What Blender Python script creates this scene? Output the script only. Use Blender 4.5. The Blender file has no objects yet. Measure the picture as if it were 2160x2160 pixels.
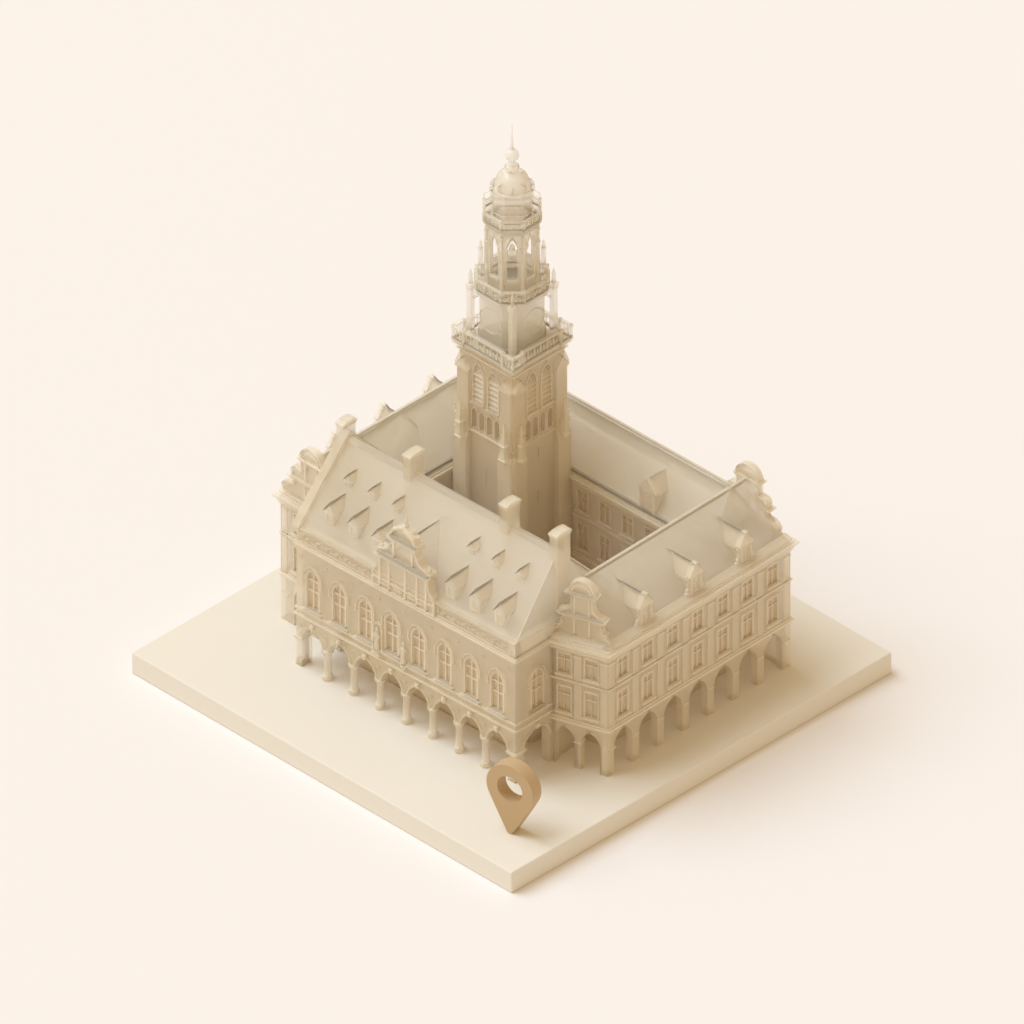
import bpy, bmesh, math, random
from math import sin, cos, pi, radians, sqrt, atan2
from mathutils import Vector, Matrix
from mathutils.geometry import tessellate_polygon

random.seed(7)
SC = bpy.context.scene
COL = SC.collection

# ------------------------------------------------------------------ materials
def srgb(r, g, b):
    f = lambda c: (c/255/12.92) if c/255 <= .04045 else ((c/255+.055)/1.055)**2.4
    return (f(r), f(g), f(b), 1)

def mat(name, col, rough=.5, spec=.5, var=.03, scale=1.6, sss=0.0, rad=(.1, .07, .04), bevel=.0, coat=0.0, trans=0.0, dens=.22):
    m = bpy.data.materials.new(name); m.use_nodes = True
    nt = m.node_tree; N = nt.nodes; L = nt.links
    b = N['Principled BSDF']
    tc = N.new('ShaderNodeTexCoord')
    nz = N.new('ShaderNodeTexNoise'); nz.inputs['Scale'].default_value = scale; nz.inputs['Detail'].default_value = 4
    L.new(tc.outputs['Object'], nz.inputs['Vector'])
    mx = N.new('ShaderNodeMix'); mx.data_type = 'RGBA'
    mx.inputs[6].default_value = tuple(c*(1-var) for c in col[:3])+(1,)
    mx.inputs[7].default_value = tuple(min(1, c*(1+var)) for c in col[:3])+(1,)
    L.new(nz.outputs['Fac'], mx.inputs[0]); L.new(mx.outputs[2], b.inputs['Base Color'])
    mr = N.new('ShaderNodeMapRange'); mr.inputs[3].default_value = rough-.06; mr.inputs[4].default_value = rough+.06
    L.new(nz.outputs['Fac'], mr.inputs[0]); L.new(mr.outputs[0], b.inputs['Roughness'])
    b.inputs['Specular IOR Level'].default_value = spec
    b.inputs['Coat Weight'].default_value = coat
    if sss:
        b.inputs['Subsurface Weight'].default_value = sss
        b.inputs['Subsurface Radius'].default_value = rad
        b.inputs['Subsurface Scale'].default_value = 1.0
    if bevel:
        bv = N.new('ShaderNodeBevel'); bv.samples = 4; bv.inputs['Radius'].default_value = bevel
        ge = N.new('ShaderNodeNewGeometry'); mv = N.new('ShaderNodeMix'); mv.data_type = 'VECTOR'   # rounded edges outside only
        L.new(ge.outputs['Backfacing'], mv.inputs[0]); L.new(bv.outputs[0], mv.inputs[4]); L.new(ge.outputs['Normal'], mv.inputs[5])
        L.new(mv.outputs[1], b.inputs['Normal'])
    if trans:   # light that passes through the frosted body, tinted by the depth it crosses
        tr = N.new('ShaderNodeBsdfRefraction'); tr.inputs['Color'].default_value = (1, 1, 1, 1)
        tr.inputs['Roughness'].default_value = .3; tr.inputs['IOR'].default_value = 1.08
        gb = N.new('ShaderNodeNewGeometry'); mm = N.new('ShaderNodeMath'); mm.operation = 'MAXIMUM'; mm.inputs[1].default_value = trans
        L.new(gb.outputs['Backfacing'], mm.inputs[0])          # from inside the body the skin only lets light out
        ms = N.new('ShaderNodeMixShader'); L.new(mm.outputs[0], ms.inputs[0])
        L.new(b.outputs[0], ms.inputs[1]); L.new(tr.outputs[0], ms.inputs[2])
        L.new(ms.outputs[0], N['Material Output'].inputs['Surface'])
        va = N.new('ShaderNodeVolumeScatter'); va.inputs['Color'].default_value = VOL; va.inputs['Density'].default_value = dens; va.inputs['Anisotropy'].default_value = .2
        L.new(va.outputs[0], N['Material Output'].inputs['Volume'])
    return m

VOL = (1.0, .925, .70, 1)
PALE = (.935, .83, .64)
M_WALL = mat('frosted_resin', (.885, .765, .56), .42, .5, .02, 1.3, bevel=.008, trans=.54, dens=1.5)
M_ROOF = mat('satin_resin', PALE, .34, .5, .02, .9, bevel=.010, trans=.70, dens=1.3)
M_LIT_PALE = mat('frosted_resin_paled_as_lit', (.945, .865, .70), .40, .5, .02, 1.5, bevel=.005, trans=.54, dens=1.3)  # paler base stands in for light through upper tower and two wing roofs
M_TRIM = mat('clear_resin_trim', (.94, .845, .665), .32, .6, .02, 2.0, bevel=.004, trans=.46, dens=1.0)
M_PANE = mat('smooth_resin_pane', (.81, .675, .485), .25, .6, .02, 2.5, trans=.3, dens=1.3)
M_SLAB = mat('cream_slab', (.86, .808, .70), .6, .3, .012, .6)
M_PIN = mat('tan_matte_plastic', (.575, .41, .23), .55, .35, .015, 2.0)
M_GROUND = mat('cream_paper', (.91, .874, .848), .9, .0, .004, .05)

# ------------------------------------------------------------------ mesh builder
class Fr:
    """facade frame: origin, direction angle; local x runs along the wall, -y looks out of it"""
    def __init__(s, ox, oy, ang): s.o = (ox, oy); s.a = ang; s.m = Matrix.Translation((ox, oy, 0)) @ Matrix.Rotation(ang, 4, 'Z')

class MB:
    def __init__(s, fr=None): s.v = []; s.f = []; s.m = fr.m if fr else None
    def add(s, vs, fs):
        o = len(s.v)
        for p in vs:
            p = Vector(p)
            s.v.append(s.m @ p if s.m else p)
        s.f += [[i+o for i in f] for f in fs]
    def box(s, x0, x1, y0, y1, z0, z1):
        s.add([(x0,y0,z0),(x1,y0,z0),(x1,y1,z0),(x0,y1,z0),(x0,y0,z1),(x1,y0,z1),(x1,y1,z1),(x0,y1,z1)],
              [(0,3,2,1),(4,5,6,7),(0,1,5,4),(1,2,6,5),(2,3,7,6),(3,0,4,7)])
    def plate(s, outer, holes, y0, y1):
        """polygon with holes in the x-z plane, extruded from y0 to y1"""
        polys = [outer]+list(holes)
        flat = [p for q in polys for p in q]; n = len(flat)
        tris = tessellate_polygon([[Vector((p[0], p[1], 0)) for p in q] for q in polys])
        vs = [(p[0], y0, p[1]) for p in flat]+[(p[0], y1, p[1]) for p in flat]
        fs = [tuple(t) for t in tris]+[tuple(i+n for i in reversed(t)) for t in tris]
        o = 0
        for q in polys:
            k = len(q)
            for i in range(k):
                a, b = o+i, o+(i+1) % k
                fs.append((a, b, b+n, a+n))
            o += k
        s.add(vs, fs)
    def slab(s, poly, z0, z1):
        n = len(poly)
        s.add([(p[0], p[1], z0) for p in poly]+[(p[0], p[1], z1) for p in poly],
              [tuple(range(n))[::-1], tuple(range(n, 2*n))]+[(i, (i+1) % n, (i+1) % n+n, i+n) for i in range(n)])
    def loft(s, layers):
        """one closed body through a list of (polygon, z)"""
        n = len(layers[0][0]); K = len(layers)
        vs = [(p[0], p[1], z) for q, z in layers for p in q]
        fs = [tuple(range(n))[::-1], tuple(range((K-1)*n, K*n))]
        for k in range(K-1):
            fs += [(k*n+i, k*n+(i+1) % n, (k+1)*n+(i+1) % n, (k+1)*n+i) for i in range(n)]
        s.add(vs, fs)
    def mould(s, fp, steps, inner=-.03):
        """moulding round a footprint: steps are (projection, z0, z1), built as one hollow ring"""
        prof = []
        for d, z0, z1 in steps: prof += [(d, z0), (d, z1)]
        prof += [(inner, steps[-1][2]), (inner, steps[0][1])]
        n = len(fp); K = len(prof)
        vs = [(p[0], p[1], z) for d, z in prof for p in offset(fp, d)]
        fs = [(k*n+i, k*n+(i+1) % n, ((k+1) % K)*n+(i+1) % n, ((k+1) % K)*n+i) for k in range(K) for i in range(n)]
        s.add(vs, fs)
    def ring(s, po, pi_, z0, z1):
        n = len(po)
        vs = [(p[0], p[1], z) for z in (z0, z1) for q in (po, pi_) for p in q]
        fs = []
        for i in range(n):
            j = (i+1) % n
            fs += [(i, j, j+n, i+n), (i+2*n, i+3*n, j+3*n, j+2*n), (i, i+2*n, j+2*n, j), (i+n, j+n, j+3*n, i+3*n)]
        s.add(vs, fs)
    def lathe(s, prof, cx=0, cy=0, n=20, ph=0, sy=1):
        vs = []; fs = []
        for r, z in prof:
            for k in range(n):
                a = 2*pi*k/n+ph
                vs.append((cx+r*cos(a), cy+r*sin(a)*sy, z))
        for i in range(len(prof)-1):
            for k in range(n):
                a = i*n+k; b = i*n+(k+1) % n
                fs.append((a, b, b+n, a+n))
        fs.append(tuple(range(n))[::-1]); fs.append(tuple(range((len(prof)-1)*n, len(prof)*n)))
        s.add(vs, fs)
    def tube(s, pts, r, n=6, closed=False):
        P = [Vector(p) for p in pts]; vs = []; fs = []; K = len(P)
        rr = r if isinstance(r, (list, tuple)) else [r]*K
        for i, p in enumerate(P):
            if closed: d = P[(i+1) % K]-P[i-1]
            else: d = P[min(i+1, K-1)]-P[max(i-1, 0)]
            d.normalize()
            u = d.cross(Vector((0, 1, 0)));
            if u.length < .1: u = d.cross(Vector((1, 0, 0)))
            u.normalize(); w = d.cross(u)
            for k in range(n):
                a = 2*pi*k/n
                vs.append(p+(u*cos(a)+w*sin(a))*rr[i])
        for i in range(K if closed else K-1):
            j = (i+1) % K
            for k in range(n):
                fs.append((i*n+k, i*n+(k+1) % n, j*n+(k+1) % n, j*n+k))
        if not closed:
            fs.append(tuple(range(n))[::-1]); fs.append(tuple(range((K-1)*n, K*n)))
        s.add(vs, fs)
    def ball(s, c, r, n=10, sy=1, sz=1):
        k = max(4, n//2+1)
        prof = [(max(.02*r, r*sin(pi*i/k)), c[2]-r*sz*cos(pi*i/k)) for i in range(k+1)]
        s.lathe(prof, c[0], c[1], n, 0, sy)
    def prism_x(s, prof, x0, x1, x0b=None, x1b=None):
        """profile of (y,z) points extruded along x; per-point end positions may be lists"""
        n = len(prof)
        X0 = x0 if isinstance(x0, (list, tuple)) else [x0]*n
        X1 = x1 if isinstance(x1, (list, tuple)) else [x1]*n
        s.add([(X0[i], prof[i][0], prof[i][1]) for i in range(n)]+[(X1[i], prof[i][0], prof[i][1]) for i in range(n)],
              [tuple(range(n)), tuple(range(n, 2*n))[::-1]]+[(i, (i+1) % n, (i+1) % n+n, i+n) for i in range(n)])
    def build(s, name, material, parent=None, smooth=None):
        me = bpy.data.meshes.new(name)
        me.from_pydata([tuple(v) for v in s.v], [], s.f)
        bm = bmesh.new(); bm.from_mesh(me)
        bmesh.ops.recalc_face_normals(bm, faces=bm.faces)
        bm.to_mesh(me); bm.free()
        me.materials.append(material)
        if smooth:
            me.shade_smooth(); me.set_sharp_from_angle(angle=radians(smooth))
        o = bpy.data.objects.new(name, me); COL.objects.link(o)
        if parent: o.parent = parent
        return o

def thing(name, label, cat, loc, rz=0, group=None):
    o = bpy.data.objects.new(name, None); COL.objects.link(o); o.empty_display_size = .3
    o.location = (loc[0], loc[1], .004); o.rotation_euler = (0, 0, rz)
    o['label'] = label; o['category'] = cat
    if group: o['group'] = group
    return o

def dup(o, parent, loc=None, rz=None, scale=None):
    c = o.copy(); COL.objects.link(c); c.parent = parent
    if loc is not None: c.location = loc
    if rz is not None: c.rotation_euler = (0, 0, rz)
    if scale is not None: c.scale = scale
    for ch in list(o.children): dup(ch, c)
    return c

class Stamp:
    """first placing moves the built part itself, later ones are copies with their sub-parts"""
    def __init__(s, o): s.o = o; s.used = False
    def at(s, parent, fr, t, z, y=0, scale=None):
        p = fr.m @ Vector((t, y, z))
        if s.used: return dup(s.o, parent, p, fr.a, scale)
        s.used = True; s.o.parent = parent; s.o.location = p; s.o.rotation_euler = (0, 0, fr.a)
        if scale is not None: s.o.scale = scale
        return s.o

def offset(poly, d):
    n = len(poly); out = []
    for i in range(n):
        p0, p1, p2 = (Vector(poly[(i+k) % n]) for k in (-1, 0, 1))
        e1 = (p1-p0).normalized(); e2 = (p2-p1).normalized()
        n1 = Vector((e1.y, -e1.x)); n2 = Vector((e2.y, -e2.x))
        b = n1+n2; b = b/(b.length_squared)*2*d if b.length_squared > 1e-6 else n1*d
        out.append(tuple(p1+b))
    return out

def rect(x0, x1, y0, y1): return [(x0, y0), (x1, y0), (x1, y1), (x0, y1)]

def arch(cx, w, z0, zs, rise, n=9):
    """closed outline of an opening: jambs from z0 to the spring zs, then a round or pointed head"""
    h = w/2; pts = [(cx+h, z0)]
    pts += arc_head(cx, w, zs, rise, n)
    pts.append((cx-h, z0))
    return pts
def arc_head(cx, w, zs, rise, n=9):
    h = w/2; R = []
    if rise > h*1.02:
        d = (rise*rise-h*h)/(2*h); a1 = math.asin(rise/(h+d))
        for i in range(n+1):
            a = a1*i/n; R.append((-d+(h+d)*cos(a), (h+d)*sin(a)))
    else:
        for i in range(n+1):
            a = pi/2*i/n; R.append((h*cos(a), rise*sin(a)))
    return [(cx+x, zs+z) for x, z in R]+[(cx-x, zs+z) for x, z in reversed(R[:-1])]
def hrect(cx, w, z0, z1): return [(cx-w/2, z0), (cx+w/2, z0), (cx+w/2, z1), (cx-w/2, z1)]

# ------------------------------------------------------------------ part prototypes
def band(mb, pts_out, pts_in, y0, y1):
    """solid strip between two open polylines (x,z), extruded y0..y1"""
    n = len(pts_out)
    vs = [(p[0], y, p[1]) for y in (y0, y1) for q in (pts_out, pts_in) for p in q]
    fs = []
    for i in range(n-1):
        fs += [(i, i+1, i+1+n, i+n), (i+2*n, i+3*n, i+1+3*n, i+1+2*n), (i, i+2*n, i+1+2*n, i+1), (i+n, i+1+n, i+1+3*n, i+3*n)]
    fs += [(0, n, 3*n, 2*n), (n-1, 3*n-1, 4*n-1, 2*n-1)]
    mb.add(vs, fs)

def arched_window():
    w, zs, rise = .36, .70, .22
    o = arch(0, w+.015, 0.0, zs, rise+.008); i = arch(0, w-.06, .035, zs, rise-.035)
    m = MB(); band(m, o, i, -.012, .07)
    m.box(-(w+.015)/2, (w+.015)/2, -.012, .07, -.0, .034)
    top = zs+rise-.03
    m.box(-.013, .013, .02, .062, .03, top)
    for z in (.43, .67): m.box(-w/2+.03, w/2-.03, .014, .060, z-.012, z+.012)
    win = m.build('arched_window', M_TRIM, None)
    p = MB(); p.plate(arch(0, w+.01, .0, zs, rise+.004), [], .064, .09); p.build('pane', M_PANE, win)
    s = MB(); s.box(-.25, .25, -.07, .05, -.055, -.002); s.box(-.23, .23, -.045, .05, -.075, -.055); s.build('sill', M_TRIM, win)
    h = MB(); band(h, arch(0, w+.16, .60, zs, rise+.075), arch(0, w+.09, .60, zs, rise+.042), -.035, .02)
    for sx in (-1, 1): h.box(sx*.235-.028, sx*.235+.028, -.045, .02, .57, .612)
    h.build('hood_mould', M_WALL, win)
    return win

def sash_window(w, h, deep=.06):
    m = MB()
    m.plate(hrect(0, w+.05, -.0, h+.03), [hrect(0, w-.03, .022, h-.015)], -.009, .05)
    m.box(-.010, .010, .012, .046, .022, h-.015)
    m.box(-w/2+.012, w/2-.012, .008, .044, h*.66, h*.66+.02)
    win = m.build('sash_window', M_TRIM, None)
    p = MB(); p.box(-w/2, w/2, .048, .07, 0.0, h+.0); p.build('pane', M_PANE, win)
    s = MB(); s.box(-w/2-.05, w/2+.05, -.055, .03, -.04, -.002); s.build('sill', M_TRIM, win)
    return win

def column():
    c = MB(); c.lathe([(.080, 0.09), (.083, .13), (.073, .16), (.069, .55), (.075, .565)], n=20)
    o = c.build('column', M_TRIM, None, 40)
    b = MB(); b.lathe([(.094, 0), (.108, .014), (.110, .06), (.106, .095), (.094, .118), (.080, .125)], n=20); b.build('column_base', M_TRIM, o, 40)
    k = MB(); k.lathe([(.074, .56), (.085, .575), (.088, .60), (.118, .635), (.124, .65), (.124, .672), (.10, .68)], n=8, ph=pi/8)
    k.build('capital', M_TRIM, o)
    return o

def rosette(r):
    m = MB()
    m.tube([(r*cos(a), -.012, r*1.15*sin(a)) for a in [2*pi*i/10 for i in range(10)]], r*.34, 6, True)
    m.ball((0, -.008, 0), r*.45, 8)
    m.box(-r*.25, r*.25, -.01, .02, -r*1.7, -r)
    return m.build('rosette', M_WALL, None, 50)

def gable_profile(kind):
    """right half outline, bottom to top, as (x,z) from the centre line"""
    def arcp(cx, cz, rx, rz, a0, a1, n): return [(cx+rx*cos(radians(a0+(a1-a0)*i/n)), cz+rz*sin(radians(a0+(a1-a0)*i/n))) for i in range(n+1)]
    if kind == 'lobed':
        P = [(.62, 0)]+arcp(.56, .15, .21, .15, -60, 85, 9)+[(.45, .31), (.45, .42), (.52, .44), (.52, .50)]
        P += arcp(.40, .62, .12, .11, -40, 100, 7)+[(.27, .73), (.27, .96), (.31, .98), (.31, 1.02)]
        P += arcp(0, 1.02, .29, .28, 4, 90, 9)
    elif kind == 'concave':
        P = [(.60, 0), (.60, .07), (.53, .09), (.50, .13), (.52, .19), (.45, .20), (.42, .26), (.44, .33), (.40, .36), (.40, .42), (.47, .45), (.47, .52)]
        P += arcp(.47, .76, .24, .22, 268, 184, 8)+[(.22, .84), (.22, .96), (.29, .98), (.29, 1.03)]
        P += arcp(0, 1.03, .265, .27, 4, 90, 9)
    elif kind == 'hall':
        P = [(.80, 0), (.80, .32), (.74, .36)]
        P += arcp(.90, .66, .26, .30, 250, 182, 8)+[(.62, .74), (.70, .78), (.70, .88), (.62, .91)]
        P += arcp(.62, 1.14, .27, .22, 268, 184, 7)+[(.30, 1.19), (.30, 1.27), (.38, 1.31), (.38, 1.37), (.33, 1.40), (.28, 1.50), (.20, 1.53), (.17, 1.59), (0, 1.66)]
        return P
    return P
def gable_outline(kind, sx=1):
    P = gable_profile(kind)
    L = [(-x, z) for x, z in reversed(P[:-1] if P[-1][0] < 1e-6 else P)]
    return [(x*sx, z) for x, z in P+L]

def gable_end(kind, y0=0, y1=.12, pil=True):
    m = MB(); m.plate(gable_outline(kind), [], y0, y1)
    g = m.build('scrolled_gable', M_WALL, None)
    # raised edge following the outline
    e = MB(); O = gable_outline(kind); k = len(O)
    mid = []
    for i, p in enumerate(O):
        q0 = Vector(O[max(i-1, 0)]); q1 = Vector(O[min(i+1, k-1)])
        d = (q1-q0).normalized(); nrm = Vector((-d.y, d.x)); mid.append((p[0]+nrm.x*.03, p[1]+nrm.y*.03))
    Oo = []
    for i, p in enumerate(O):
        q0 = Vector(O[max(i-1, 0)]); q1 = Vector(O[min(i+1, k-1)])
        d = (q1-q0).normalized(); nrm = Vector((d.y, -d.x)); Oo.append((p[0]+nrm.x*.012, p[1]+nrm.y*.012))
    band(e, Oo, mid, y0-.022, y1+.022)
    e.build('coping', M_TRIM, g)
    if kind != 'hall':
        c = MB()
        w1 = .56 if kind == 'lobed' else .50
        for (z0, z1, w, d) in ((.44, .475, w1-.02, .045), (.475, .515, w1+.02, .065), (.955, .985, .31, .045), (.985, 1.02, .34, .06), (-.02, .03, .66 if kind == 'lobed' else .62, .03)):
            c.box(-w, w, y0-d, y1+d*.6, z0, z1)
        c.build('cornice', M_TRIM, g)
        if pil:
            p = MB()
            for x, z0, z1 in ((-.16, .03, .44), (.16, .03, .44), (-.15, .52, .955), (.15, .52, .955)):
                p.box(x-.022, x+.022, y0-.025, y0+.02, z0, z1)
            p.build('pilaster', M_TRIM, g)
            a = MB(); band(a, [(x, z+1.03) for x, z in arc_head(0, .44, 0, .2)], [(x, z+1.03) for x, z in arc_head(0, .36, 0, .15)], y0-.03, y0+.01)
            a.build('pediment_arch', M_TRIM, g)
    return g

def hall_dormer(w, he, ha, length):
    m = MB(); h = w/2
    m.add([(x, y, z) for y in (0, length) for x, z in ((-h, -.3), (h, -.3), (h, he), (0, ha), (-h, he))],
          [(0, 1, 2, 3, 4), (9, 8, 7, 6, 5)]+[(i, i+5, (i+1) % 5+5, (i+1) % 5) for i in range(5)])
    d = m.build('dormer', M_ROOF, None)
    r = MB(); s = (ha-he)/h; o = .014; t = .018
    A = [(-h-o, he-s*o+.004), (0, ha+.004), (h+o, he-s*o+.004)]; B = [(x, z+t*1.3) for x, z in A]
    r.plate(A+B[::-1], [], -.03, length)
    r.build('dormer_roof', M_ROOF, d)
    p = MB(); p.plate(hrect(0, w*.62, .03, he-.02), [hrect(0, w*.42, .055, he-.045)], -.014, .01); p.build('window_frame', M_TRIM, d)
    if w > .22:
        f = MB(); f.ball((0, -.02, ha+.035), .018, 8); f.build('finial', M_TRIM, d, 60)
    return d

def wing_dormer(deep):
    m = MB(); h = .15; he = .40; ha = .62
    m.add([(x, y, z) for y in (0, deep) for x, z in ((-h, -.3), (h, -.3), (h, he), (0, ha), (-h, he))],
          [(0, 1, 2, 3, 4), (9, 8, 7, 6, 5)]+[(i, i+5, (i+1) % 5+5, (i+1) % 5) for i in range(5)])
    d = m.build('dormer', M_WALL, None)
    r = MB(); s = (ha-he)/h; o = .05; t = .03
    A = [(-h-o, he-s*o+.004), (0, ha+.004), (h+o, he-s*o+.004)]; B = [(x, z+t*1.4) for x, z in A]
    r.plate(A+B[::-1], [], .075, deep)
    r.build('dormer_roof', M_ROOF, d)
    p = MB(); p.plate([(-.20, he-.01), (.20, he-.01), (.20, he+.03), (.05, ha+.03), (.05, ha+.06), (-.05, ha+.06), (-.05, ha+.03), (-.20, he+.03)], [], -.035, .078); p.build('pediment', M_TRIM, d)
    k = MB()
    for sx in (-1, 1):
        k.box(sx*.13-.02, sx*.13+.02, -.03, .01, 0, he-.01)
        k.plate([(sx*.15, 0), (sx*.27, 0), (sx*.27, .05), (sx*.225, .08), (sx*.22, .13), (sx*.185, .16), (sx*.19, .23), (sx*.165, .30), (sx*.15, .34)], [], -.008, .05)
        k.ball((sx*.255, .02, .075), .022, 8); k.ball((sx*.195, .02, .36), .024, 8)
    k.build('scroll_bracket', M_TRIM, d, 40)
    f = MB(); f.plate(hrect(0, .20, .03, .36), [hrect(-.047, .066, .055, .23), hrect(.047, .066, .055, .23), hrect(-.047, .066, .25, .34), hrect(.047, .066, .25, .34)], -.02, .01); f.build('window_frame', M_TRIM, d)
    return d

def chimney(x, y, z0, z1, wx, wy, parent):
    m = MB(); m.box(x-wx/2, x+wx/2, y-wy/2, y+wy/2, z0, z1)
    c = m.build('chimney', M_WALL, parent)
    k = MB(); q = rect(x-wx/2, x+wx/2, y-wy/2, y+wy/2)
    k.loft([(offset(q, .012), z1-.06), (offset(q, .012), z1-.02), (offset(q, .024), z1-.02), (offset(q, .024), z1+.02), (offset(q, .015), z1+.025), (rect(x-wx/2-.01, x+wx/2+.01, y-wy*.25, y+wy*.25), z1+.055)])
    k.build('chimney_cap', M_TRIM, c)
    return c

def scroll_strip(x0, x1, z, s, y):
    """run of carved leaf scrolls"""
    m = MB(); n = max(1, round((x1-x0)/s)); st = (x1-x0)/n
    for i in range(n):
        cx = x0+st*(i+.5); fl = 1 if i % 2 else -1
        q = [(cx+st*.42*cos(a)*(1-a/9)*1.0, y-.012-.002*a, z+fl*st*.36*sin(a)*(1-a/9)) for a in [k*.62 for k in range(11)]]
        m.tube(q, [.017-.0008*k for k in range(11)], 5)
        m.ball((cx+st*.5, y-.015, z+fl*.05), .021, 7); m.ball((cx, y-.018, z), .018, 7)
        m.tube([(cx-st*.45, y-.01, z-fl*.06), (cx-st*.1, y-.02, z-fl*.085), (cx+st*.2, y-.01, z-fl*.05)], .012, 5)
    return m

# ------------------------------------------------------------------ ground, slab, pin
G = MB(); G.box(-70, 70, -70, 70, -.9, -.478)
ground = G.build('ground', M_GROUND); ground['kind'] = 'structure'

S = MB(); S.box(-5.073, 5.073, -5.073, 5.073, -.475, 0)
slab = S.build('base_slab', M_SLAB)
bv = slab.modifiers.new('soft_edge', 'BEVEL'); bv.width = .028; bv.segments = 3; bv.limit_method = 'ANGLE'
slab['label'] = 'thick square cream slab with softly rounded edges carrying the miniature building and the pin'; slab['category'] = 'base slab'

def map_pin():
    R, H, rt = .53, 1.03, .075
    # tear-drop outline: round head, gently curved flanks, small round tip
    pts = []
    a0 = radians(-22)
    for i in range(41):
        a = a0+(pi-2*a0)*i/40
        pts.append((R*cos(a), R*sin(a)))
    p1 = Vector(pts[-1]); tipz = -H
    side = []
    t0 = Vector((-cos(radians(22))*0-.0, -1)).normalized()
    tl = Vector((-.062, tipz+.04)); c = Vector((-.345, -.50))
    for i in range(1, 15):
        u = i/14; side.append(tuple(p1*(1-u)**2+c*2*u*(1-u)+tl*u*u))
    tip = [(-.04, tipz+.016), (-.015, tipz+.003), (.015, tipz+.003), (.04, tipz+.016)]
    out = pts+side+tip+[(-x, z) for x, z in reversed(side)]
    out = [(x, z+H) for x, z in out]
    hole = [(.285*cos(2*pi*i/48), H+.285*sin(2*pi*i/48)) for i in range(48)]
    m = MB(); m.plate(out, [hole], 0, .29)
    o = m.build('map_pin', M_PIN, None, 35)
    b = o.modifiers.new('soft_edge', 'BEVEL'); b.width = .022; b.segments = 3; b.limit_method = 'ANGLE'; b.angle_limit = radians(50)
    o.location = (4.145, -4.20, .002); o.rotation_euler = (0, 0, radians(11))
    o['label'] = 'tan tear-drop location marker with a round hole, standing on its tip before the arcade'; o['category'] = 'map pin'
map_pin()

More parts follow.
